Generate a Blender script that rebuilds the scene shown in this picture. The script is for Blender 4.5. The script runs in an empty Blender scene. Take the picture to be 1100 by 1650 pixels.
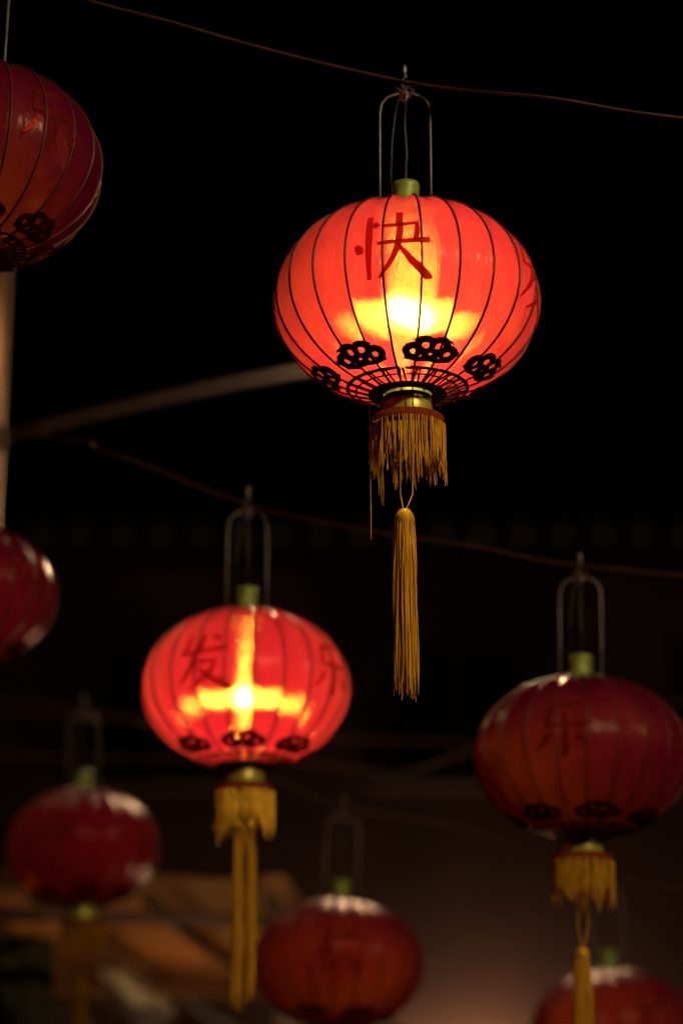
import bpy, math, random
from mathutils import Vector, Matrix

random.seed(7)
S = bpy.context.scene
COL = S.collection
R = math.radians
PI = math.pi

# ------------------------------------------------------------------ camera
W, H, FPX = 1100.0, 1650.0, 3896.0
PITCH = R(17.8)
CAM = Vector((0, 0, 1.6))
cam_data = bpy.data.cameras.new("camera")
cam = bpy.data.objects.new("camera", cam_data)
COL.objects.link(cam)
cam.location = CAM
cam.rotation_euler = (PI / 2 + PITCH, 0, 0)
cam_data.sensor_fit = 'VERTICAL'
cam_data.sensor_height = 36
cam_data.lens = 36 * FPX / H
cam_data.clip_start = 0.05
cam_data.clip_end = 3000
cam_data.dof.use_dof = True
cam_data.dof.focus_distance = 3.52
cam_data.dof.aperture_fstop = 1.8
S.camera = cam


def at(px, py, dist):
    """world point seen at photo pixel (px, py), dist metres along the ray"""
    d = Vector(((px - W / 2) / FPX, 1.0, -(py - H / 2) / FPX)).normalized()
    c, s = math.cos(PITCH), math.sin(PITCH)
    return CAM + Vector((d.x, d.y * c - d.z * s, d.y * s + d.z * c)) * dist


# ------------------------------------------------------------------ night sky
world = bpy.data.worlds.new("World")
S.world = world
world.use_nodes = True
wn = world.node_tree
bg = wn.nodes["Background"]
sky = wn.nodes.new("ShaderNodeTexSky")
sky.sky_type = 'NISHITA'
sky.sun_disc = False
sky.sun_elevation = R(-8)
sky.sun_rotation = R(200)
wn.links.new(sky.outputs[0], bg.inputs[0])
bg.inputs[1].default_value = 0.05

S.render.engine = 'CYCLES'
S.view_settings.view_transform = 'Standard'
S.view_settings.look = 'None'
S.view_settings.exposure = 0
S.view_settings.gamma = 1
S.view_settings.use_curve_mapping = False
cy = S.cycles
cy.use_denoising = True
cy.caustics_refractive = False
cy.caustics_reflective = False
cy.sample_clamp_indirect = 3.0
cy.sample_clamp_direct = 0
cy.max_bounces = 8
cy.diffuse_bounces = 4
cy.transparent_max_bounces = 12


# ------------------------------------------------------------------ materials
def mat(name):
    m = bpy.data.materials.new(name)
    m.use_nodes = True
    m.node_tree.nodes.clear()
    return m, m.node_tree.nodes, m.node_tree.links


def principled(name, col, rough=0.5, metal=0.0, spec=0.5, noise=0.0, nscale=20.0, bump=0.0, bscale=60.0, stretch=(1, 1, 1)):
    m, n, l = mat(name)
    out = n.new("ShaderNodeOutputMaterial")
    p = n.new("ShaderNodeBsdfPrincipled")
    p.inputs["Base Color"].default_value = (*col, 1)
    p.inputs["Roughness"].default_value = rough
    p.inputs["Metallic"].default_value = metal
    p.inputs["Specular IOR Level"].default_value = spec
    l.new(p.outputs[0], out.inputs[0])
    tc = n.new("ShaderNodeTexCoord")
    mp = n.new("ShaderNodeMapping")
    mp.inputs["Scale"].default_value = stretch
    l.new(tc.outputs["Object"], mp.inputs[0])
    if noise > 0:
        t = n.new("ShaderNodeTexNoise")
        t.inputs["Scale"].default_value = nscale
        t.inputs["Detail"].default_value = 5
        l.new(mp.outputs[0], t.inputs["Vector"])
        r = n.new("ShaderNodeValToRGB")
        r.color_ramp.elements[0].position = 0.3
        r.color_ramp.elements[1].position = 0.7
        r.color_ramp.elements[0].color = (*[c * (1 - noise) for c in col], 1)
        r.color_ramp.elements[1].color = (*[min(1, c * (1 + noise)) for c in col], 1)
        l.new(t.outputs["Fac"], r.inputs[0])
        l.new(r.outputs[0], p.inputs["Base Color"])
    if bump > 0:
        t2 = n.new("ShaderNodeTexNoise")
        t2.inputs["Scale"].default_value = bscale
        l.new(mp.outputs[0], t2.inputs["Vector"])
        b = n.new("ShaderNodeBump")
        b.inputs["Strength"].default_value = bump
        b.inputs["Distance"].default_value = 0.01
        l.new(t2.outputs["Fac"], b.inputs["Height"])
        l.new(b.outputs[0], p.inputs["Normal"])
    return m


def emission(name, col, strength):
    m, n, l = mat(name)
    out = n.new("ShaderNodeOutputMaterial")
    e = n.new("ShaderNodeEmission")
    e.inputs[0].default_value = (*col, 1)
    e.inputs[1].default_value = strength
    l.new(e.outputs[0], out.inputs[0])
    return m


def fabric_material():
    """Thin red satin: diffuse + translucent cloth, a sheen, and the cross shaped
    scatter that a bulb shows through a fine woven cloth (threads spread the light
    along the two directions of the weave)."""
    m, n, l = mat("red_satin")
    out = n.new("ShaderNodeOutputMaterial")
    geo = n.new("ShaderNodeNewGeometry")

    def vm(op, a=None, b=None, scale=None):
        v = n.new("ShaderNodeVectorMath")
        v.operation = op
        if a is not None:
            if isinstance(a, tuple):
                v.inputs[0].default_value = a
            else:
                l.new(a, v.inputs[0])
        if b is not None:
            if isinstance(b, tuple):
                v.inputs[1].default_value = b
            else:
                l.new(b, v.inputs[1])
        if scale is not None:
            if isinstance(scale, float):
                v.inputs["Scale"].default_value = scale
            else:
                l.new(scale, v.inputs["Scale"])
        return v.outputs[0]

    N = geo.outputs["Normal"]
    th = vm('NORMALIZE', vm('CROSS_PRODUCT', (0, 0, 1), N))
    tv = vm('NORMALIZE', vm('CROSS_PRODUCT', N, th))
    fine = vm('SCALE', geo.outputs["Position"], scale=5371.0)
    wnz = n.new("ShaderNodeTexWhiteNoise")
    wnz.noise_dimensions = '3D'
    l.new(fine, wnz.inputs["Vector"])
    sep = n.new("ShaderNodeSeparateColor")
    l.new(wnz.outputs["Color"], sep.inputs[0])

    wn2 = n.new("ShaderNodeTexWhiteNoise")
    wn2.noise_dimensions = '3D'
    l.new(vm('SCALE', geo.outputs["Position"], scale=8237.0), wn2.inputs["Vector"])
    sep2 = n.new("ShaderNodeSeparateColor")
    l.new(wn2.outputs["Color"], sep2.inputs[0])

    def spread(sock, sock2, amp):
        k = n.new("ShaderNodeMath")
        k.operation = 'MULTIPLY_ADD'
        k.inputs[1].default_value = 1.3 * amp
        k.inputs[2].default_value = -amp
        l.new(sock, k.inputs[0])
        k2 = n.new("ShaderNodeMath")
        k2.operation = 'MULTIPLY_ADD'
        k2.inputs[1].default_value = 0.7 * amp
        l.new(sock2, k2.inputs[0])
        l.new(k.outputs[0], k2.inputs[2])
        return k2.outputs[0]

    I = geo.outputs["Incoming"]
    n_h = vm('NORMALIZE', vm('ADD', I, vm('SCALE', th, scale=spread(sep.outputs[0], sep2.outputs[0], 1.2))))
    n_v = vm('NORMALIZE', vm('ADD', I, vm('SCALE', tv, scale=spread(sep.outputs[1], sep2.outputs[1], 1.6))))

    # weave relief and faint vertical creases
    tc = n.new("ShaderNodeTexCoord")
    mp = n.new("ShaderNodeMapping")
    mp.inputs["Scale"].default_value = (1, 1, 0.12)
    l.new(geo.outputs["Position"], mp.inputs[0])
    nz = n.new("ShaderNodeTexNoise")
    nz.inputs["Scale"].default_value = 90
    nz.inputs["Detail"].default_value = 4
    l.new(mp.outputs[0], nz.inputs["Vector"])
    bp = n.new("ShaderNodeBump")
    bp.inputs["Strength"].default_value = 0.9
    bp.inputs["Distance"].default_value = 0.004
    l.new(nz.outputs["Fac"], bp.inputs["Height"])
    ramp = n.new("ShaderNodeValToRGB")
    ramp.color_ramp.elements[0].position = 0.25
    ramp.color_ramp.elements[1].position = 0.75
    ramp.color_ramp.elements[0].color = (0.44, 0.010, 0.032, 1)
    ramp.color_ramp.elements[1].color = (0.68, 0.029, 0.044, 1)
    l.new(nz.outputs["Fac"], ramp.inputs[0])

    dif = n.new("ShaderNodeBsdfDiffuse")
    dif.inputs[0].default_value = (0.17, 0.001, 0.060, 1)
    l.new(bp.outputs[0], dif.inputs["Normal"])
    tra = n.new("ShaderNodeBsdfTranslucent")
    lw = n.new("ShaderNodeLayerWeight")          # light crosses more thread at a slant
    lw.inputs["Blend"].default_value = 0.35
    deep = n.new("ShaderNodeMix")
    deep.data_type = 'RGBA'
    deep.blend_type = 'MULTIPLY'
    l.new(lw.outputs["Facing"], deep.inputs[0])
    l.new(ramp.outputs[0], deep.inputs[6])
    deep.inputs[7].default_value = (0.50, 0.13, 0.62, 1)
    l.new(deep.outputs[2], tra.inputs[0])
    bp2 = n.new("ShaderNodeBump")
    bp2.inputs["Strength"].default_value = 1.0
    bp2.inputs["Distance"].default_value = 0.010
    nz2 = n.new("ShaderNodeTexNoise")
    nz2.inputs["Scale"].default_value = 38
    nz2.inputs["Detail"].default_value = 5
    nz2.inputs["Distortion"].default_value = 0.6
    mp2 = n.new("ShaderNodeMapping")
    mp2.inputs["Scale"].default_value = (1, 1, 0.3)
    l.new(geo.outputs["Position"], mp2.inputs[0])
    l.new(mp2.outputs[0], nz2.inputs["Vector"])
    l.new(nz2.outputs["Fac"], bp2.inputs["Height"])
    l.new(bp2.outputs[0], tra.inputs["Normal"])
    base = n.new("ShaderNodeMixShader")
    base.inputs[0].default_value = 0.55
    l.new(dif.outputs[0], base.inputs[1])
    l.new(tra.outputs[0], base.inputs[2])

    def refr(nsock, rough=0.20):
        r = n.new("ShaderNodeBsdfRefraction")
        r.inputs["Color"].default_value = (1.0, 0.50, 0.07, 1)
        r.inputs["Roughness"].default_value = rough
        r.inputs["IOR"].default_value = 2.4
        l.new(nsock, r.inputs["Normal"])
        return r.outputs[0]

    weave = n.new("ShaderNodeMixShader")
    weave.inputs[0].default_value = 0.34
    l.new(refr(n_h), weave.inputs[1])
    l.new(refr(n_v), weave.inputs[2])
    halo = n.new("ShaderNodeMixShader")
    halo.inputs[0].default_value = 0.40
    l.new(weave.outputs[0], halo.inputs[1])
    l.new(refr(I, 0.30), halo.inputs[2])
    m1 = n.new("ShaderNodeMixShader")
    m1.inputs[0].default_value = 0.24
    l.new(base.outputs[0], m1.inputs[1])
    l.new(halo.outputs[0], m1.inputs[2])
    trn = n.new("ShaderNodeBsdfTransparent")
    m2 = n.new("ShaderNodeMixShader")
    m2.inputs[0].default_value = 0.006
    l.new(m1.outputs[0], m2.inputs[1])
    l.new(trn.outputs[0], m2.inputs[2])
    gl = n.new("ShaderNodeBsdfGlossy")
    gl.inputs["Roughness"].default_value = 0.24
    gl.inputs["Color"].default_value = (1, 0.9, 0.85, 1)
    l.new(bp.outputs[0], gl.inputs["Normal"])
    fr = n.new("ShaderNodeFresnel")
    fr.inputs["IOR"].default_value = 1.18
    m3 = n.new("ShaderNodeMixShader")
    l.new(fr.outputs[0], m3.inputs[0])
    l.new(m2.outputs[0], m3.inputs[1])
    l.new(gl.outputs[0], m3.inputs[2])
    l.new(m3.outputs[0], out.inputs[0])
    return m


def thin_material(name, dcol, tcol, tfac, gloss=0.0, grough=0.35):
    m, n, l = mat(name)
    out = n.new("ShaderNodeOutputMaterial")
    tc = n.new("ShaderNodeTexCoord")
    nz = n.new("ShaderNodeTexNoise")
    nz.inputs["Scale"].default_value = 1.0
    mp = n.new("ShaderNodeMapping")
    mp.inputs["Scale"].default_value = (520, 520, 22)
    l.new(tc.outputs["Object"], mp.inputs[0])
    l.new(mp.outputs[0], nz.inputs["Vector"])
    ra = n.new("ShaderNodeValToRGB")
    ra.color_ramp.elements[0].position = 0.3
    ra.color_ramp.elements[1].position = 0.7
    ra.color_ramp.elements[0].color = (*[c * 0.55 for c in dcol], 1)
    ra.color_ramp.elements[1].color = (*[min(1, c * 1.3) for c in dcol], 1)
    l.new(nz.outputs["Fac"], ra.inputs[0])
    d = n.new("ShaderNodeBsdfDiffuse")
    l.new(ra.outputs[0], d.inputs[0])
    t = n.new("ShaderNodeBsdfTranslucent")
    t.inputs[0].default_value = (*tcol, 1)
    mx = n.new("ShaderNodeMixShader")
    mx.inputs[0].default_value = tfac
    l.new(d.outputs[0], mx.inputs[1])
    l.new(t.outputs[0], mx.inputs[2])
    last = mx
    if gloss > 0:
        g = n.new("ShaderNodeBsdfGlossy")
        g.inputs["Roughness"].default_value = grough
        g.inputs["Color"].default_value = (*[min(1, c * 1.5) for c in dcol], 1)
        m2 = n.new("ShaderNodeMixShader")
        m2.inputs[0].default_value = gloss
        l.new(mx.outputs[0], m2.inputs[1])
        l.new(g.outputs[0], m2.inputs[2])
        last = m2
    l.new(last.outputs[0], out.inputs[0])
    return m


M = {}
M['satin'] = fabric_material()
M['rib'] = principled("dark_wire_rib", (0.075, 0.008, 0.008), 0.5, noise=0.3)
M['card'] = thin_material("dark_maroon_card", (0.09, 0.010, 0.014), (0.12, 0.006, 0.006), 0.45, 0.10, 0.3)
M['paint'] = thin_material("gold_brush_paint", (0.46, 0.06, 0.045), (0.85, 0.34, 0.2), 0.88, 0.06, 0.35)
M['greencap'] = principled("green_painted_cap", (0.22, 0.33, 0.07), 0.5, 0.2, noise=0.35, nscale=60)
M['brass'] = principled("greenish_brass", (0.46, 0.46, 0.08), 0.40, 0.35, noise=0.35, nscale=60)
M['gold'] = thin_material("gold_thread", (0.82, 0.47, 0.045), (0.75, 0.40, 0.03), 0.22, 0.10, 0.4)
M['shadegold'] = thin_material("shaded_gold_thread", (0.34, 0.16, 0.02), (0.3, 0.14, 0.02), 0.22, 0.06, 0.5)  # gold thread darkened to stand for shade
M['ribbon'] = thin_material("brown_ribbon", (0.22, 0.05, 0.015), (0.2, 0.04, 0.01), 0.3)
M['steel'] = principled("dull_steel_wire", (0.27, 0.26, 0.29), 0.45, 0.6, noise=0.2, nscale=90)
M['cable'] = principled("brown_cable_sheath", (0.06, 0.028, 0.026), 0.85, 0.0, 0.08, noise=0.3, nscale=30)
M['bulb'] = emission("lit_bulb_glass", (1.0, 0.70, 0.36), 480)
M['bigbulb'] = emission("large_lit_bulb_glass", (1.0, 0.72, 0.36), 158)
M['upglow'] = emission("floodlight_glass", (1.0, 0.62, 0.34), 200)
M['socket'] = principled("black_bakelite", (0.02, 0.02, 0.02), 0.4)
M['lampglow'] = emission("street_lamp_glass", (1.0, 0.62, 0.32), 1000)
M['frontglow'] = emission("front_lamp_glass", (1.0, 0.64, 0.33), 930)
M['stallglow'] = emission("stall_bulb_glass", (1.0, 0.50, 0.16), 95)
M['wallglow'] = emission("wall_lamp_glass", (1.0, 0.60, 0.33), 1000)
M['dimglow'] = emission("dim_orange_bulb_glass", (1.0, 0.40, 0.12), 7)
M['fillglow'] = emission("added_fill_glass", (1.0, 0.60, 0.30), 160)
M['pole'] = principled("brown_painted_steel", (0.24, 0.14, 0.085), 0.40, 0.15, noise=0.25, nscale=14, stretch=(1, 1, 0.3))
M['lamphood'] = principled("grey_lamp_housing", (0.22, 0.21, 0.20), 0.45, 0.4)
M['plaster'] = principled("dark_red_plaster", (0.05, 0.021, 0.015), 0.85, noise=0.3, nscale=1.4, bump=0.3, bscale=25)
M['timber'] = principled("dark_stained_timber", (0.022, 0.011, 0.008), 0.7, noise=0.35, nscale=6, stretch=(1, 1, 8))
M['rust'] = principled("rusty_dark_steel", (0.032, 0.010, 0.006), 0.8, 0.0, 0.2, noise=0.35, nscale=16)
M['basecard'] = principled("black_base_board", (0.018, 0.010, 0.010), 0.9, 0.0, 0.1, noise=0.3)
M['glass'] = principled("night_window_glass", (0.012, 0.012, 0.014), 0.08, 0.0, 0.6)
M['rooftile'] = principled("grey_clay_roof_tile", (0.025, 0.02, 0.02), 0.8, noise=0.3, nscale=5)
M['canvas'] = principled("tan_canvas", (0.36, 0.165, 0.062), 0.85, noise=0.3, nscale=1.6, bump=0.3, bscale=9)
M['greencloth'] = principled("dark_green_cloth", (0.035, 0.04, 0.02), 0.85, noise=0.4, nscale=5)
M['rafter'] = principled("weathered_rafter_wood", (0.11, 0.055, 0.03), 0.7, noise=0.4, nscale=7, stretch=(6, 1, 6))
M['tarp'] = principled("pale_grey_plastic", (0.30, 0.32, 0.36), 0.5, noise=0.2, nscale=8)
M['paving'] = principled("stone_paving", (0.14, 0.125, 0.11), 0.75, noise=0.35, nscale=0.8, bump=0.4, bscale=6)


# ------------------------------------------------------------------ mesh helpers
class MB:
    def __init__(self):
        self.v, self.f = [], []

    def add(self, vs, fs):
        k = len(self.v)
        self.v += [tuple(p) for p in vs]
        self.f += [tuple(i + k for i in q) for q in fs]

    def box(self, c, s, rot=None):
        c = Vector(c)
        vs = []
        for x in (-.5, .5):
            for y in (-.5, .5):
                for z in (-.5, .5):
                    p = Vector((x * s[0], y * s[1], z * s[2]))
                    if rot is not None:
                        p = rot @ p
                    vs.append(c + p)
        self.add(vs, [(0, 1, 3, 2), (4, 6, 7, 5), (0, 4, 5, 1), (2, 3, 7, 6), (0, 2, 6, 4), (1, 5, 7, 3)])

    def tube(self, pts, r, n=6, caps=True, taper=None):
        pts = [Vector(p) for p in pts]
        rings = []
        up = Vector((0.13, 0.21, 1)).normalized()
        prev = None
        for i, p in enumerate(pts):
            t = (pts[min(i + 1, len(pts) - 1)] - pts[max(i - 1, 0)]).normalized()
            if prev is None:
                ref = up if abs(t.dot(up)) < 0.9 else Vector((1, 0, 0))
                a = t.cross(ref).normalized()
            else:
                a = (prev - t * prev.dot(t)).normalized()
            prev = a
            b = t.cross(a)
            rr = r[i] if isinstance(r, (list, tuple)) else r
            rings.append([p + (a * math.cos(2 * PI * k / n) + b * math.sin(2 * PI * k / n)) * rr for k in range(n)])
        vs = [q for ring in rings for q in ring]
        fs = []
        for i in range(len(pts) - 1):
            for k in range(n):
                k2 = (k + 1) % n
                fs.append((i * n + k, i * n + k2, (i + 1) * n + k2, (i + 1) * n + k))
        if caps:
            fs.append(tuple(range(n - 1, -1, -1)))
            fs.append(tuple((len(pts) - 1) * n + k for k in range(n)))
        self.add(vs, fs)

    def lathe(self, prof, n=24, closed=False):
        """profile of (r, z) turned round the z axis"""
        vs = []
        for (r, z) in prof:
            for k in range(n):
                a = 2 * PI * k / n
                vs.append((r * math.cos(a), r * math.sin(a), z))
        fs = []
        m = len(prof)
        for i in range(m if closed else m - 1):
            j = (i + 1) % m
            for k in range(n):
                k2 = (k + 1) % n
                fs.append((i * n + k, i * n + k2, j * n + k2, j * n + k))
        self.add(vs, fs)

    def mesh(self, name, m, smooth=False):
        me = bpy.data.meshes.new(name)
        me.from_pydata(self.v, [], self.f)
        me.validate()
        me.update()
        me.materials.append(m)
        if smooth:
            for p in me.polygons:
                p.use_smooth = True
        return me


def link(name, me, parent=None, loc=(0, 0, 0), rot=(0, 0, 0), kind=None):
    o = bpy.data.objects.new(name, me)
    COL.objects.link(o)
    o.location = loc
    o.rotation_euler = rot
    if parent is not None:
        o.parent = parent
    if kind:
        o["kind"] = kind
    return o


def thing(name, label, cat, loc=(0, 0, 0), rotz=0.0, group=None):
    o = bpy.data.objects.new(name, None)
    o.empty_display_size = 0.1
    COL.objects.link(o)
    o.location = loc
    o.rotation_euler = (0, 0, rotz)
    tag(o, label, cat, group)
    return o


def tag(o, label, cat, group=None):
    o["label"] = label
    o["category"] = cat
    if group:
        o["group"] = group


# ------------------------------------------------------------------ setting
g = MB()
g.add([(-400, -400, 0), (400, -400, 0), (400, 400, 0), (-400, 400, 0)], [(0, 1, 2, 3)])
link("ground", g.mesh("ground", M['paving']), kind="structure")

# dark two-storey building across the square
BY = 18.0
bld = thing("dark_building", "dark red plastered building behind the lanterns, its wall glowing warm at the bottom", "building", (0.3, BY, 0))
mb = MB()
# wall with real openings: build it as piers and bands round the windows
xs = [-6.0, -4.6, -3.4, -2.2, -1.0, 0.0, 1.15, 2.2, 3.4, 4.6, 6.0]   # alternating pier / window
z0, z1 = 5.25, 6.35
mb.box((0, 0.15, z0 / 2), (12.0, 0.3, z0))
mb.box((0, 0.15, (z1 + 7.0) / 2), (12.0, 0.3, 7.0 - z1))
for i in range(0, len(xs) - 1, 2):
    mb.box(((xs[i] + xs[i + 1]) / 2, 0.15, (z0 + z1) / 2), (xs[i + 1] - xs[i], 0.3, z1 - z0))
link("wall", mb.mesh("building_wall", M['plaster']), bld)
for i in range(1, len(xs) - 1, 2):
    x0, x1 = xs[i], xs[i + 1]
    cx, cz, w, h = (x0 + x1) / 2, (z0 + z1) / 2, x1 - x0, z1 - z0
    mb = MB()
    for sx in (-1, 1):
        mb.box((cx + sx * (w / 2 - 0.04), 0.1, cz), (0.08, 0.12, h))
    for sz in (-1, 1):
        mb.box((cx, 0.1, cz + sz * (h / 2 - 0.04)), (w - 0.16, 0.12, 0.08))
    mb.box((cx, 0.1, cz), (0.05, 0.08, h - 0.16))
    wf = link("window", mb.mesh("window_frame", M['timber']), bld)
    for sx in (-1, 1):
        mb = MB()
        pw = w / 2 - 0.08 - 0.025
        mb.box((cx + sx * (0.025 + pw / 2), 0.1, cz), (pw, 0.012, h - 0.16))
        link("pane", mb.mesh("window_pane", M['glass']), wf)
    mb = MB()
    mb.box((cx, -0.04, z0 - 0.035), (w + 0.2, 0.2, 0.06))
    link("window_sill", mb.mesh("window_sill", M['timber']), bld)
mb = MB()
mb.add([(-6.5, -0.8, 6.8), (6.5, -0.8, 6.8), (6.5, 3.4, 9.0), (-6.5, 3.4, 9.0),
        (-6.5, -0.8, 6.92), (6.5, -0.8, 6.92), (6.5, 3.4, 9.12), (-6.5, 3.4, 9.12)],
       [(3, 2, 1, 0), (4, 5, 6, 7), (0, 1, 5, 4), (1, 2, 6, 5), (2, 3, 7, 6), (3, 0, 4, 7)])
rf = link("roof", mb.mesh("roof_slab", M['timber']), bld)
mb = MB()
for k in range(44):
    x = -6.4 + k * 12.8 / 43
    mb.tube([(x, -0.86, 6.93), (x, 3.4, 9.16)], 0.075, 6)
o = link("tile_row", mb.mesh("roof_tile_rows", M['rooftile']), rf, kind="stuff")

# wall lamp just under the picture, washing the wall with warm light
wl_p = Vector((0.95, BY - 0.17, 2.74))
wl = thing("wall_lamp", "small warm wall lamp fixed to the dark red building wall", "lamp", wl_p)
mb = MB(); mb.lathe([(0.001, 0.16), (0.05, 0.155), (0.09, 0.1), (0.1, 0.04), (0.085, 0.0), (0.001, 0.0)][2:], 16)
mb2 = MB(); mb2.lathe([(0.001, 0.09), (0.05, 0.075), (0.075, 0.02), (0.06, -0.05), (0.001, -0.075)], 16)
link("globe", mb2.mesh("wall_lamp_globe", M['wallglow'], True), wl)
mb = MB(); mb.tube([(0, 0, -0.07), (0, 0.05, -0.14), (0, 0.17, -0.14)], 0.014, 8)
link("bracket", mb.mesh("wall_lamp_bracket", M['socket']), wl)

# ------------------------------------------------------------------ street lamps
LAMP = at(710, 545, 8.6)
POLE = at(-3, 560, 7.2)


def lamp_head(parent, p, glow, d, r=0.09):
    """a round floodlight: a bowl housing with a rim, its glass facing along d"""
    d = d.normalized()
    q = d.to_track_quat('Z', 'Y').to_euler()
    mb = MB()
    mb.lathe([(0.001, -0.16), (r * .45, -0.155), (r * .8, -0.11), (r * 1.15, -0.02), (r * 1.25, 0.03), (r * 1.17, 0.035), (r * 1.08, -0.01), (r * 0.7, -0.10), (0.001, -0.13)], 20)
    link("lamp_housing", mb.mesh("lamp_housing", M['lamphood'], True), parent, p, q)
    mb = MB()
    mb.lathe([(r * 1.03, -0.012), (r * .8, 0.004), (r * .4, 0.014), (0.001, 0.016)], 20)
    link("lamp_glass", mb.mesh("lamp_glass", glow, True), parent, p, q)


sl = thing("street_lamp", "brown steel street lamp post at the left edge with a long rising arm", "street lamp", (POLE.x, POLE.y, 0))
mb = MB()
mb.tube([(0, 0, 0), (0, 0, 1.0), (0, 0, POLE.z + 0.62)], [0.040, 0.026, 0.024], 20)
link("pole", mb.mesh("lamp_pole", M['pole'], True), sl)
lp = LAMP - Vector((POLE.x, POLE.y, 0))
a0 = at(-3, 727, 7.2) - Vector((POLE.x, POLE.y, 0)); a0 = Vector((0, 0, a0.z))
tip = lp + Vector((0, 0.13, 0.0))
mb = MB()
mb.tube([a0.lerp(tip, t) + Vector((0, 0, 0.03 * math.sin(PI * t))) for t in [i / 12 for i in range(13)]], 0.013, 10)
link("arm", mb.mesh("lamp_arm", M['rust'], True), sl)
mb = MB(); mb.lathe([(0.025, -0.04), (0.032, -0.036), (0.032, 0.036), (0.025, 0.04)], 16)
link("clamp", mb.mesh("lamp_clamp", M['rust']), sl, a0)
side = Vector((-0.16, -0.20, POLE.z + 0.0))
mb = MB(); mb.lathe([(0.04 * math.cos(R(a)), 0.04 * math.sin(R(a))) for a in range(-85, 86, 17)], 14)
sg = link("added_fill_lamp", mb.mesh("added_fill_globe", M['fillglow'], True), sl, side)  # unseen lamp, added to brighten the pole
mb = MB(); mb.tube([(0, 0, -0.038), (0.02, 0.03, -0.10), (0.15, 0.19, -0.13)], 0.009, 8)
link("bracket", mb.mesh("added_fill_bracket", M['socket']), sg)
lamp_head(sl, lp, M['lampglow'], CAM + Vector((-0.4, 1.5, 0.6)) - LAMP, 0.09)

# a second one behind and above the viewer that lights the lanterns' fronts
FP = Vector((3.8, -1.0, 0))
sl2 = thing("street_lamp", "street lamp post on the near side of the square facing the lanterns", "street lamp", FP)
mb = MB(); mb.tube([(0, 0, 0), (0, 0, 1.0), (0, 0, 5.2)], [0.06, 0.05, 0.04], 14)
link("pole", mb.mesh("lamp_pole_near", M['pole'], True), sl2)
tp = Vector((-1.9, 1.9, 4.3))
mb = MB(); mb.tube([Vector((0, 0, 4.6)).lerp(tp + Vector((0, 0, .12)), i / 6) for i in range(7)], 0.02, 8)
link("arm", mb.mesh("lamp_arm_near", M['pole'], True), sl2)
lamp_head(sl2, tp, M['frontglow'], Vector((-0.1, 5.0, 2.6)) - (FP + tp), 0.09)

# a low floodlight on a post under the picture, aimed up at the lanterns from behind
UP = at(800, 1800, 7.6)
ul = thing("floodlight", "low post floodlight aimed up at the lanterns from below the picture", "floodlight", (UP.x, UP.y, 0))
mb = MB(); mb.tube([(0, 0, 0), (0, 0, 1.0), (0, 0.1, UP.z - 0.05)], [0.04, 0.03, 0.025], 12)
link("pole", mb.mesh("floodlight_pole", M['pole'], True), ul)
lamp_head(ul, Vector((0, -0.04, UP.z)), M['upglow'], Vector((-0.5, 3.4, 3.3)) - UP, 0.06)

# ------------------------------------------------------------------ market stall (canopy seen from below)
st_dir = Vector((math.sin(R(6)), math.cos(R(6)), 0)).normalized()
c0 = at(-1150, 1400, 7.5)
c1 = at(455, 1452, 7.3)
zc = c0.z
c1.z = zc
side = (c1 - c0)
stall = thing("market_stall", "market stall under a tan canvas canopy on wooden rafters, seen from below at lower left", "stall", (c0.x, c0.y, 0))
o0 = Vector((c0.x, c0.y, 0))
LEN = 5.2
mb = MB()
NU, NV = 44, 22
vs, fs = [], []
for j in range(NV + 1):
    for i in range(NU + 1):
        u, v = i / NU, j / NV
        p = c0 + side * u + st_dir * (LEN * v) - o0
        sag = -0.012 * abs(math.sin(PI * u * 8)) - 0.03 * math.sin(PI * v) + 0.006 * math.sin(19 * u + 5 * v)
        vs.append((p.x, p.y, p.z + 0.05 + sag))
for j in range(NV):
    for i in range(NU):
        a = j * (NU + 1) + i
        fs.append((a, a + 1, a + NU + 2, a + NU + 1))
k = len(vs)
vs += [(x, y, z + 0.006) for (x, y, z) in vs]
fs += [tuple(q + k for q in reversed(f)) for f in fs]
mb.add(vs, fs)
link("canopy", mb.mesh("stall_canopy", M['canvas'], True), stall)
for i, u in enumerate((0.01, 0.14, 0.27, 0.40, 0.52, 0.63, 0.74, 0.86, 0.99)):
    mb = MB()
    p = c0 + side * u - o0
    mb.tube([p + Vector((0, 0, -0.03)), p + st_dir * LEN + Vector((0, 0, -0.03))], 0.022, 8)
    link("rafter", mb.mesh("stall_rafter", M['rafter'], True), stall)
for v in (0.0, 0.36, 0.68, 1.0):
    mb = MB()
    p = c0 + st_dir * (LEN * v) - o0
    mb.tube([p + Vector((0, 0, -0.085)), p + side + Vector((0, 0, -0.085))], 0.022, 8)
    link("purlin", mb.mesh("stall_purlin", M['rafter'], True), stall)
for (u, v) in ((0, 0), (1, 0.0), (0, 1), (1, 1)):
    mb = MB()
    p = c0 + side * u + st_dir * (LEN * v) - o0
    mb.tube([(p.x, p.y, 0), (p.x, p.y, p.z - 0.07)], 0.03, 8)
    link("post", mb.mesh("stall_post", M['rafter'], True), stall)
mb = MB()
p = c0 + side * 0.6 + st_dir * 1.9 - o0
mb.box((p.x, p.y, 0.88), (1.3, 0.7, 0.05), Matrix.Rotation(-R(6), 3, 'Z'))
mb.box((p.x, p.y, 0.44), (1.2, 0.6, 0.82), Matrix.Rotation(-R(6), 3, 'Z'))
link("counter", mb.mesh("stall_counter", M['rafter']), stall)

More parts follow.
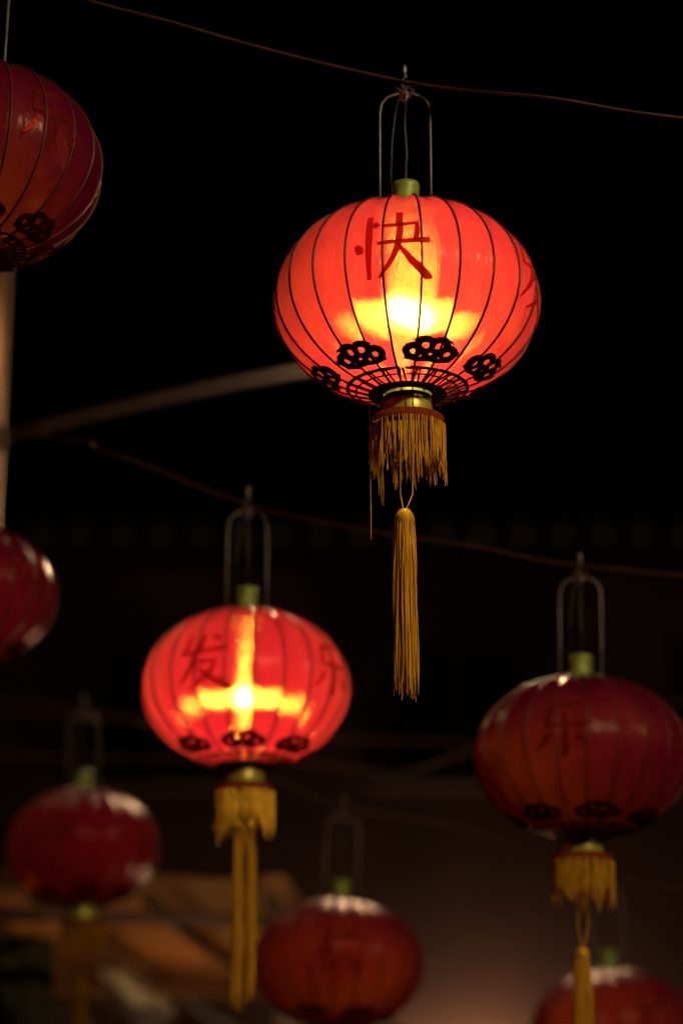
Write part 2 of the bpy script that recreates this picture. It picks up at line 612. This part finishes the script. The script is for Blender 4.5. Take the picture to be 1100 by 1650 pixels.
# rolled pale plastic lying along the rafters
p0 = at(168, 1563, 8.6); p1 = at(275, 1632, 9.4)
mb = MB()
pts = [p0.lerp(p1, i / 8) + Vector((0, 0, 0.012 * math.sin(i * 1.3))) for i in range(9)]
mb.tube(pts, [0.02, 0.034, 0.036, 0.042, 0.042, 0.040, 0.036, 0.034, 0.02], 10)
o = link("rolled_tarpaulin", mb.mesh("rolled_tarpaulin", M['tarp'], True))
tag(o, "rolled pale grey plastic sheet slung under the stall's canvas canopy", "tarpaulin")
# dark green cloth hanging under the canopy on the left
mb = MB()
q0 = at(-120, 1495, 7.7); q1 = at(88, 1510, 7.7)
vs, fs = [], []
for j in range(9):
    for i in range(15):
        p = q0.lerp(q1, i / 14)
        vs.append((p.x, p.y + 0.04 * math.sin(i * 1.5) * (0.4 + j / 9), p.z - 0.38 * j / 8 * (1 + 0.08 * math.sin(i * .9))))
for j in range(8):
    for i in range(14):
        a = j * 15 + i
        fs.append((a, a + 1, a + 16, a + 15))
k = len(vs)
vs += [(x, y + 0.008, z) for (x, y, z) in vs]
fs += [tuple(q + k for q in reversed(f)) for f in fs]
mb.add(vs, fs)
o = link("hanging_cloth", mb.mesh("hanging_cloth", M['greencloth'], True))
tag(o, "dark green cloth hanging from the stall canopy at the left edge", "cloth")


def stall_bulb(p, label, glow=None):
    t = thing("hanging_bulb", label, "light bulb", p, 0, "bare bulbs under the stall canopy")
    mb = MB(); mb.lathe([(0.001, -0.04), (0.02, -0.034), (0.03, -0.015), (0.03, 0.005), (0.018, 0.03), (0.013, 0.045)], 14)
    link("bulb", mb.mesh("stall_bulb", glow or M['stallglow'], True), t)
    mb = MB(); mb.lathe([(0.001, 0.1), (0.016, 0.095), (0.017, 0.045), (0.001, 0.044)], 12)
    link("socket", mb.mesh("stall_socket", M['socket']), t)
    mb = MB(); mb.tube([(0, 0, 0.095), (0.004, 0, (zc - p.z) * 0.5), (0, 0, zc - p.z)], 0.004, 6)
    link("cord", mb.mesh("stall_bulb_cord", M['socket']), t)


stall_bulb(at(52, 1664, 8.0), "bare orange bulb hanging at the lower left corner under the canopy", M['dimglow'])
stall_bulb(at(175, 1765, 8.3), "bare bulb hanging under the left part of the canopy behind the green cloth")
stall_bulb(at(400, 1740, 8.8), "bare bulb hanging under the middle of the canopy near the counter")

# ------------------------------------------------------------------ wires
def cable(pts, label, r=0.0022, name="string_wire", group="wires the lanterns hang from"):
    """smooth Catmull-Rom line through the points"""
    P = [Vector(p) for p in pts]
    P = [P[0] * 2 - P[1]] + P + [P[-1] * 2 - P[-2]]
    out = []
    for i in range(1, len(P) - 2):
        for k in range(8):
            t = k / 8
            a, b, c, d = P[i - 1], P[i], P[i + 1], P[i + 2]
            out.append(0.5 * ((2 * b) + (c - a) * t + (2 * a - 5 * b + 4 * c - d) * t * t + (3 * b - a - 3 * c + d) * t ** 3))
    out.append(P[-2])
    mb = MB()
    mb.tube(out, r, 6)
    o = link(name, mb.mesh(name, M['cable'], True))
    tag(o, label, "wire", group)
    return o


# ------------------------------------------------------------------ lantern
A_, B_ = 0.2, 0.153
NR = 22
DL = 2 * PI / NR
HOOK_Z = 0.372          # height of the wire over the globe's centre


def rad(az):
    k = round(az / DL)
    return A_ * math.cos(DL / 2) / math.cos(az - k * DL)


def surf(az, ph, off=0.0):
    r = rad(az)
    p = Vector((r * math.cos(ph) * math.sin(az), -r * math.cos(ph) * math.cos(az), B_ * math.sin(ph)))
    nn = Vector((math.cos(ph) * math.sin(az) / A_, -math.cos(ph) * math.cos(az) / A_, math.sin(ph) / B_)).normalized()
    return p + nn * off


def ribbon(mb, line, wid, off, thick=0.0009, step=0.05, closed=False):
    """line: (az, ph) points; a strip of given metric widths lying on the globe"""
    pts = []
    L = list(line) + ([line[0]] if closed else [])
    ww = list(wid) + ([wid[0]] if closed else [])
    for i in range(len(L) - 1):
        (a0, p0), (a1, p1) = L[i], L[i + 1]
        n = max(1, int(math.hypot((a1 - a0) * math.cos((p0 + p1) / 2), p1 - p0) / step))
        for k in range(n):
            t = k / n
            pts.append((a0 + (a1 - a0) * t, p0 + (p1 - p0) * t, ww[i] + (ww[i + 1] - ww[i]) * t))
    pts.append((*L[-1], ww[-1]))
    vs = []
    m = len(pts)
    for i, (az, ph, w) in enumerate(pts):
        b, c = pts[max(i - 1, 0)], pts[min(i + 1, m - 1)]
        if closed and i in (0, m - 1):
            b, c = pts[m - 2], pts[1]
        dx = (c[0] - b[0]) * math.cos(ph) * A_
        dy = (c[1] - b[1]) * 0.18
        dd = math.hypot(dx, dy) or 1e-6
        nx, ny = -dy / dd, dx / dd
        for s in (-1, 1):
            aa = az + s * nx * w / (A_ * max(0.2, math.cos(ph)))
            pp = ph + s * ny * w / 0.18
            vs.append(surf(aa, pp, off))
            vs.append(surf(aa, pp, off + thick))
    fs = []
    for i in range(m - 1):
        a = i * 4
        b = a + 4
        fs += [(a + 1, a + 3, b + 3, b + 1), (a, b, b + 2, a + 2), (a, a + 1, b + 1, b), (a + 2, b + 2, b + 3, a + 3)]
    if not closed:
        fs += [(0, 2, 3, 1), ((m - 1) * 4, (m - 1) * 4 + 1, (m - 1) * 4 + 3, (m - 1) * 4 + 2)]
    mb.add(vs, fs)


# brush characters as strokes in a -1..1 box: lists of (x, y, half width)
CHARS = {
    "快": [
        [(-0.92, 0.02, .05), (-0.84, -0.12, .10), (-0.80, -0.26, .07)],
        [(-0.60, 0.92, .07), (-0.58, 0.2, .085), (-0.60, -0.95, .05)],
        [(-0.46, 0.66, .05), (-0.36, 0.50, .08)],
        [(-0.22, 0.52, .05), (0.30, 0.56, .06), (0.66, 0.60, .065), (0.66, 0.30, .06), (0.62, 0.02, .055)],
        [(-0.36, -0.02, .05), (0.3, 0.03, .06), (0.98, 0.06, .075)],
        [(0.20, 1.0, .075), (0.22, 0.3, .075), (0.16, -0.15, .07), (-0.02, -0.55, .06), (-0.34, -0.95, .03)],
        [(0.20, -0.10, .04), (0.50, -0.50, .08), (0.92, -0.92, .10), (1.05, -0.95, .03)],
    ],
    "乐": [
        [(0.55, 0.98, .06), (0.0, 0.84, .08), (-0.55, 0.74, .05)],
        [(-0.40, 0.78, .06), (-0.50, 0.3, .08), (-0.56, 0.12, .07), (0.2, 0.14, .07), (0.85, 0.18, .08)],
        [(0.06, 0.55, .06), (0.08, -0.2, .085), (0.06, -0.86, .09), (-0.16, -0.74, .03)],
        [(-0.42, -0.12, .07), (-0.62, -0.45, .07), (-0.85, -0.70, .03)],
        [(0.42, -0.10, .05), (0.66, -0.40, .09), (0.86, -0.62, .08)],
    ],
    "年": [
        [(-0.40, 1.0, .08), (-0.55, 0.62, .07), (-0.88, 0.22, .03)],
        [(-0.45, 0.66, .06), (0.2, 0.72, .06), (0.72, 0.76, .07)],
        [(-0.45, 0.22, .06), (0.2, 0.26, .06), (0.62, 0.30, .07)],
        [(-0.48, 0.24, .07), (-0.48, -0.22, .07)],
        [(-1.0, -0.24, .06), (0.0, -0.20, .06), (1.0, -0.14, .09)],
        [(0.14, 0.72, .07), (0.14, 0.0, .08), (0.13, -1.0, .05)],
    ],
    "发": [
        [(-0.52, 0.86, .07), (-0.62, 0.45, .08), (-0.74, 0.24, .08), (0.1, 0.32, .06), (0.92, 0.40, .075)],
        [(0.02, 1.0, .07), (-0.1, 0.4, .085), (-0.4, -0.25, .08), (-0.95, -0.85, .03)],
        [(0.34, 0.92, .06), (0.62, 0.68, .09)],
        [(-0.24, -0.08, .05), (0.5, -0.04, .06), (0.40, -0.30, .07), (0.0, -0.66, .06), (-0.5, -0.98, .03)],
        [(-0.12, -0.26, .05), (0.3, -0.62, .09), (0.92, -0.95, .11), (1.05, -0.96, .03)],
    ],
}
CH_H = R(20.5)
CH_W = 0.057


def build_char(ch, az):
    """brush strokes centred on azimuth az (kept on the faceted cloth)"""
    mb = MB()
    for i, st in enumerate(CHARS[ch]):
        line = [(az + x * CH_W / A_, R(4) + y * CH_H) for (x, y, w) in st]
        ribbon(mb, line, [w * 0.068 for (_, _, w) in st], 0.0007 + 0.0004 * i, 0.0003, 0.06)
    return mb.mesh("brush_character", M['paint'])


CHAR_AZ = [R(-4.5), R(75), R(175), R(-95)]
CHAR_SEQ = ["快", "发", "乐", "年"]
PH0, PH1 = R(-75), R(77)

# shared meshes ------------------------------------------------------
mb = MB()
NPH, NAZ = 22, 2
vs, fs = [], []
for j in range(NPH + 1):
    ph = PH0 + (PH1 - PH0) * j / NPH
    for i in range(NAZ + 1):
        az = -DL / 2 + DL * i / NAZ
        az *= 0.9999
        vs.append(surf(az, ph, -0.004 if i == 1 else 0))
for j in range(NPH):
    for i in range(NAZ):
        a = j * (NAZ + 1) + i
        fs.append((a, a + 1, a + NAZ + 2, a + NAZ + 1))
mb.add(vs, fs)
PANEL = mb.mesh("fabric_panel", M['satin'], True)
mb = MB()
mb.tube([surf(DL / 2 * 0.9999, PH0 + (PH1 - PH0) * j / 20, 0.0004) for j in range(21)], 0.0019, 5)
RIB = mb.mesh("lantern_rib", M['rib'], True)
# lattice band between the clouds and the opening
mb = MB()
for (ph, w, of) in ((-63.5, 0.0026, 0.0012), (-67.5, 0.0012, 0.0016), (-73.8, 0.0026, 0.0012)):
    ribbon(mb, [(2 * PI * i / 66, R(ph)) for i in range(66)], [w] * 66, of, 0.0012, 1, True)
for i in range(42):
    a = 2 * PI * i / 42
    ribbon(mb, [(a, R(-73.6)), (a + 0.05 * (1 if i % 2 else -1), R(-64))], [0.0013, 0.0018], 0.0006 + 0.0002 * (i % 2), 0.001, 0.2)
BAND = mb.mesh("lattice_band", M['card'])
mb = MB()
mb.lathe([(0.014, 0.196), (0.0205, 0.196), (0.0215, 0.19), (0.0205, 0.185), (0.0205, 0.158), (0.024, 0.152), (0.046, 0.148), (0.046, 0.145), (0.014, 0.150)], 24, True)
TOPCAP = mb.mesh("top_cap", M['greencap'], True)
mb = MB()
mb.lathe([(0.026, -0.132), (0.034, -0.135), (0.034, -0.150), (0.0370, -0.154), (0.0375, -0.188), (0.034, -0.194), (0.026, -0.194)], 28, True)
BOTCAP = mb.mesh("bottom_cap", M['brass'], True)
mb = MB()
mb.lathe([(0.0362, -0.1455), (0.0530, -0.1455), (0.0540, -0.1490), (0.0362, -0.1490)], 32, True)
for k in range(6):
    a = k * PI / 3 + 0.3
    mb.tube([(0.033 * math.cos(a), 0.033 * math.sin(a), -0.1475), (0.0525 * math.cos(a), 0.0525 * math.sin(a), -0.1475)], 0.0018, 5)
    mb.tube([(0.0510 * math.cos(a + .4), 0.0510 * math.sin(a + .4), -0.149), (0.0515 * math.cos(a + .4), 0.0515 * math.sin(a + .4), -0.190)], 0.001, 4)
BASERING = mb.mesh("base_ring", M['basecard'])
mb = MB()
mb.lathe([(0.0510, -0.186), (0.0536, -0.186), (0.0542, -0.206), (0.0510, -0.206)], 32, True)
RIBBON = mb.mesh("fringe_ribbon", M['ribbon'], True)


def fringe_mesh(seed):
    rnd = random.Random(seed)
    mb = MB()
    n = 210
    for k in range(n):
        a = 2 * PI * (k // 5 + 0.5) / (n / 5) + rnd.gauss(0, 0.045)
        if k % 5 == 0:
            cl = rnd.gauss(0, 0.011)
        r0 = 0.0538 + rnd.uniform(-0.0008, 0.0012)
        lump = 0.006 * math.sin(5 * a + seed) + 0.004 * math.sin(11 * a + 2 * seed)
        z1 = -0.264 + lump + rnd.gauss(0, 0.006) + cl
        fl = rnd.uniform(-0.002, 0.004)
        da = rnd.uniform(-.06, .06)
        pts = []
        for i in range(6):
            t = i / 5
            rr = r0 + fl * t * t + 0.0016 * math.sin(3 * t + k)
            aa = a + da * t + 0.012 * math.sin(5 * t + k * 1.7)
            pts.append((rr * math.cos(aa), rr * math.sin(aa), -0.198 + (z1 + 0.198) * t))
        mb.tube(pts, [0.0009, 0.0010, 0.0010, 0.0010, 0.0009, 0.0005], 4)
    return mb.mesh("fringe", M['gold'])


FRINGES = [fringe_mesh(s) for s in (1, 2, 3)]


def tassel_mesh(seed, r, z0, z1, n=60):
    rnd = random.Random(seed)
    mb = MB()
    for k in range(n):
        a = rnd.uniform(0, 2 * PI)
        q = math.sqrt(rnd.uniform(0.15, 1))
        ze = z1 + rnd.gauss(0.006, 0.010) - (0.012 if rnd.random() < .06 else 0)
        pts = []
        ph = rnd.uniform(0, 6)
        for i in range(8):
            t = i / 7
            rr = r * q * (0.72 + 0.28 * min(1, t * 4)) * (1 + 0.07 * t)
            aa = a + 0.25 * math.sin(2.5 * t + ph) * 0.5
            pts.append((rr * math.cos(aa) + 0.0018 * math.sin(6 * t + ph), rr * math.sin(aa), z0 + (ze - z0) * t))
        mb.tube(pts, [0.0012] * 7 + [0.0006], 4)
    return mb.mesh("tassel_threads", M['gold'])


mb = MB()
bail = [(-0.039, 0, 0.135), (-0.039, 0, 0.22), (-0.0388, 0, 0.315), (-0.036, 0, 0.334), (-0.027, 0, 0.345), (-0.012, 0, 0.351), (0, 0, 0.353),
        (0.012, 0, 0.351), (0.027, 0, 0.345), (0.036, 0, 0.334), (0.0388, 0, 0.315), (0.039, 0, 0.22), (0.039, 0, 0.135)]
mb.tube(bail, 0.0013, 6)
BAIL = mb.mesh("hanger_bail", M['steel'], True)
mb = MB()
mb.tube([(0.000, -0.002, 0.338), (0.004, -0.001, 0.346), (0.002, 0, 0.357), (-0.004, 0.004, 0.366), (-0.003, 0.006, 0.378), (0.0, 0.001, 0.384),
         (0.001, -0.005, 0.382), (0.001, -0.007, 0.374)], 0.0017, 6)
mb.lathe([(0.0005, 0.401), (0.0022, 0.398), (0.0030, 0.393), (0.0024, 0.388), (0.0010, 0.384)], 10)
HOOK = mb.mesh("hanger_hook", M['steel'], True)
mb = MB()
mb.tube([(0, 0, 0.196), (0.002, 0.001, 0.25), (-0.001, 0, 0.30), (0.003, 0.002, 0.352)], 0.0016, 5)
mb.tube([(-0.022, 0, 0.196), (-0.021, 0.002, 0.26), (-0.016, 0, 0.31), (-0.008, 0.002, 0.352)], 0.0012, 5)
FLEX = mb.mesh("power_flex", M['socket'], True)
mb = MB()
mb.tube([(-0.014, 0.004, 0.362), (-0.006, -0.005, 0.352), (0.004, 0.006, 0.345), (0.012, -0.004, 0.352), (0.010, 0.005, 0.364), (0.0, -0.006, 0.358), (-0.008, 0.003, 0.344), (0.002, 0.004, 0.335)], 0.0034, 6)
KNOT = mb.mesh("flex_knot", M['cable'], True)


def bulb_parts(parent, c, r, glow):
    mb = MB()
    if r > 0.02:      # a stubby tube lamp lying nearly flat on its socket arm
        ax = Vector((0.92, 0.10, -0.40)).normalized()
        n = 9
        mb.tube([ax * (0.074 * (i / n - 0.5)) for i in range(n + 1)], [r * .45, r * .85] + [r] * (n - 3) + [r * .85, r * .45], 12)
        link("bulb", mb.mesh("tube_lamp", glow, True), parent, c)
        mb = MB()
        e = ax * -0.037
        mb.tube([e, e - ax * 0.03], 0.012, 12)
        mb.tube([e - ax * 0.028, Vector((-0.045 - c[0], 0.01, 0.06)), Vector((-c[0], -c[1], 0.15 - c[2]))], 0.0025, 6)
        link("bulb_socket", mb.mesh("tube_lamp_socket", M['socket']), parent, c)
        return
    mb.lathe([(0.001, -r), (r * .5, -r * .87), (r * .87, -r * .5), (r, 0), (r * .85, r * .55), (r * .55, r * 1.1), (r * .5, r * 1.5)], 16)
    link("bulb", mb.mesh("lantern_bulb", glow, True), parent, c)
    mb = MB()
    mb.lathe([(0.001, r * 1.5 + 0.045), (0.013, r * 1.5 + 0.042), (0.014, r * 1.5), (0.001, r * 1.5 - 0.001)], 14)
    mb.tube([(0, 0, r * 1.5 + 0.044), (0, 0, 0.15 - c[2])], 0.0025, 6)
    link("bulb_socket", mb.mesh("bulb_socket", M['socket']), parent, c)


VAR = [1.0, 1.02, 0.985, 1.03, 0.99, 1.0, 1.01, 0.975]


def lantern(px, py, dist, yaw, label, tassels, seed, bulbs=(), tilt=0.0, thread=False):
    p = at(px, py, dist)
    # face the viewer: rotate with the bearing so yaw is what the picture shows
    bearing = -math.atan2(p.x - CAM.x, p.y - CAM.y)
    t = thing("red_lantern", label, "lantern", p, bearing + R(yaw), "red lanterns strung on wires")
    t.rotation_euler[1] = R(tilt)
    t.scale = (1, 1, VAR[seed - 1])
    for k in range(NR):
        link("fabric_panel", PANEL, t, rot=(0, 0, k * DL))
    for k in range(NR):
        link("rib", RIB, t, rot=(0, 0, k * DL))
    for k in range(7):
        link("cloud_trim", CLOUDS[k], t)
    link("lattice_band", BAND, t)
    for k in range(4):
        me = build_char(CHAR_SEQ[(k + seed + 3) % 4], CHAR_AZ[k])
        link("painted_character", me, t)
    link("top_cap", TOPCAP, t)
    link("bottom_cap", BOTCAP, t)
    link("base_ring", BASERING, t)
    fr = link("fringe", FRINGES[seed % 3], t, rot=(0, 0, seed * 0.7), kind="stuff")
    link("fringe_ribbon", RIBBON, t)
    hb = link("hanger_bail", BAIL, t, rot=(0, 0, -R(yaw)))
    link("hook", HOOK, hb)
    link("power_flex", FLEX, t, rot=(0, 0, -R(yaw)))
    link("flex_knot", KNOT, t, rot=(0, 0, -R(yaw)))
    for i, (dx, r, zc0, zt0, zt1) in enumerate(tassels):
        a = -R(yaw)
        e = bpy.data.objects.new("tassel", None)
        COL.objects.link(e); e.parent = t
        e.rotation_euler = (0, 0, a)
        tm = tassel_mesh(seed * 10 + i, r, zt0, zt1, 150 if r > .012 else 80)
        link("tassel_threads", tm, e, loc=(dx, 0, 0), kind="stuff")
        mb = MB()
        mb.lathe([(0.002, zt0 + 0.012), (r * .5, zt0 + 0.010), (r * .8, zt0 + 0.002), (r * .82, zt0 - 0.012), (r * .6, zt0 - 0.014)], 12)
        link("tassel_head", mb.mesh("tassel_head", M['gold'], True), e, loc=(dx, 0, 0))
        for sx in (-1, 1):
            mb = MB()
            mb.tube([(sx * 0.010, 0, -0.165), (sx * 0.009 + dx * .5, 0.002 * sx, (zc0 + zt0) / 2), (dx + sx * 0.0015, 0, zt0 + 0.008)], 0.0011, 5)
            link("tassel_cord", mb.mesh("tassel_cord", M['gold']), e)
    if thread:
        mb = MB()
        mb.tube([(-0.0565, -0.004, -0.165), (-0.0555, -0.005, -0.27), (-0.0550, -0.005, -0.375)], 0.0006, 4)
        link("loose_thread", mb.mesh("loose_thread", M['gold']), t, rot=(0, 0, -R(yaw)))
    for (c, r, glow) in bulbs:
        bulb_parts(t, c, r, glow)
    return t


# clouds and characters depend on the azimuth because the cloth is faceted
CLOUDS = []
for k in range(7):
    az0 = R(18.1) + k * 2 * PI / 7
    mb = MB()
    def P(u, v):
        return (az0 + u * R(19), R(-58.5) + (v + 1) * R(6.4))
    def ringpts(cx, cyy, rx, ry, a0, a1, n=14):
        return [P(cx + rx * math.cos(R(a0 + (a1 - a0) * i / n)), cyy + ry * math.sin(R(a0 + (a1 - a0) * i / n))) for i in range(n + 1)]
    ribbon(mb, [P(-1.0, -0.75), P(-0.5, -0.98), P(0, -0.90), P(0.5, -0.98), P(1.0, -0.75)], [0.002, .0042, .0036, .0042, .002], 0.0012, 0.0012)
    q = 0
    for (cx, cyy, rx, ry, b0, b1) in ((-0.66, -0.20, .25, .50, -70, 330), (0.66, -0.20, .25, .50, 250, -150), (-0.24, 0.40, .27, .52, -40, 340),
                                      (0.24, 0.40, .27, .52, 220, -160), (0.0, -0.38, .20, .36, 90, 450)):
        ww = [0.0032 + 0.0028 * math.sin(PI * i / 14) for i in range(15)]
        ribbon(mb, ringpts(cx, cyy, rx, ry, b0, b1), ww, 0.0018 + 0.0005 * q, 0.0010)
        q += 1
    for sx in (-1, 1):
        ribbon(mb, [P(sx * 0.86, -0.3), P(sx * 1.02, 0.0), P(sx * 0.98, 0.28)], [.003, .0022, .001], 0.0044, 0.0008)
        ribbon(mb, [P(sx * 0.40, 0.75), P(sx * 0.56, 0.95), P(sx * 0.66, 0.78)], [.0026, .002, .001], 0.0048, 0.0008)
    ribbon(mb, [P(0, 0.72), P(0.0, 1.12)], [.003, .001], 0.0052, 0.0008)
    CLOUDS.append(mb.mesh("cloud_trim", M['card']))

TA = [(-0.006, 0.0165, -0.27, -0.338, -0.596)]
TB = [(-0.011, 0.0075, -0.17, -0.262, -0.585), (0.014, 0.0085, -0.17, -0.262, -0.565)]
TC = [(-0.002, 0.0155, -0.27, -0.366, -0.64)]

LS = [
    lantern(655, 488, 3.66, -1.7, "large lit red lantern in sharp focus with a long gold tassel", TA, 1,
            [((0.006, -0.03, -0.030), 0.021, M['bigbulb'])], 0.0, True),
    lantern(396, 1110, 4.66, -20, "smaller lit red lantern with a bright cross of light and two thin tassels", TB, 2,
            [((-0.004, 0.0, -0.020), 0.0145, M['bulb'])]),
    lantern(937, 1220, 4.53, -5, "unlit dark red lantern at right with its fringe and gold tassel in view", TC, 3, (), 1.2),
    lantern(134, 1366, 6.45, -14, "blurred unlit red lantern at lower left in front of the stall canopy", TA, 4, (), -1.5),
    lantern(545, 1553, 5.77, 6, "unlit red lantern at bottom centre between the lit lantern's tassels and the warm wall", TA, 5, (), 2.0),
    lantern(986, 1662, 6.1, 30, "unlit red lantern behind the hanging tassel of the right-hand lantern", TA, 6, (), -1.0),
    lantern(-45, 267, 3.80, 40, "dark red lantern cut by the top left edge above the lamp post", TC, 7, (), 1.5),
    lantern(-62, 960, 5.1, 55, "dim red lantern cut by the left edge, a bright glint on its shoulder", TA, 8, (), -2.0),
]


def hookpt(i):
    p = LS[i].location
    return Vector((p.x, p.y, p.z + HOOK_Z))


for o in LS[3].children_recursive:       # shade on its fringe and tassel put into a darker thread colour
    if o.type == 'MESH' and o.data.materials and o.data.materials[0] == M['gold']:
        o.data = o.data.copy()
        o.data.materials[0] = M['shadegold']
hA, hB, hC, hD, hE, hF, hG, hH = [hookpt(i) for i in range(8)]
cable([hG + (hG - hA) * 0.9 + Vector((0, 0, .25)), hG, hG.lerp(hA, 0.5) + Vector((0, 0, -0.02)), hA, at(890, 158, 3.62), at(1100, 190, 3.75), at(1700, 250, 4.2)],
      "brown wire carrying the large lit lantern across the top")
cable([hH + Vector((-2.2, .3, .35)), hH, at(170, 728, 4.85), hB, at(600, 856, 4.55), at(760, 880, 4.5), hC, at(1250, 935, 4.7), at(1700, 930, 5.0)],
      "brown wire holding the small lit lantern and the unlit one at right")
cable([hD + Vector((-2.4, .2, .3)), hD, at(232, 1172, 6.3), at(450, 1258, 5.9), hE, at(745, 1335, 5.85), hF, at(1250, 1435, 6.3), at(1700, 1440, 6.6)],
      "lowest brown wire, holding the three blurred lanterns along the bottom")
cable([at(-300, 1120, 8), at(430, 1180, 7.6), at(640, 1195, 7.6), at(1400, 1215, 8)], "thin dim cable behind the small lit lantern", 0.003, "slack_cable", "dim cables strung behind the lanterns")
cable([at(-200, 1215, 7.6), at(430, 1228, 7.2), at(560, 1240, 7.1), at(650, 1247, 7.0), at(765, 1212, 7.2), at(1100, 1130, 7.6), at(1500, 1010, 8)], "slack dim cable rising to the right behind the unlit right lantern", 0.0035, "slack_cable", "dim cables strung behind the lanterns")
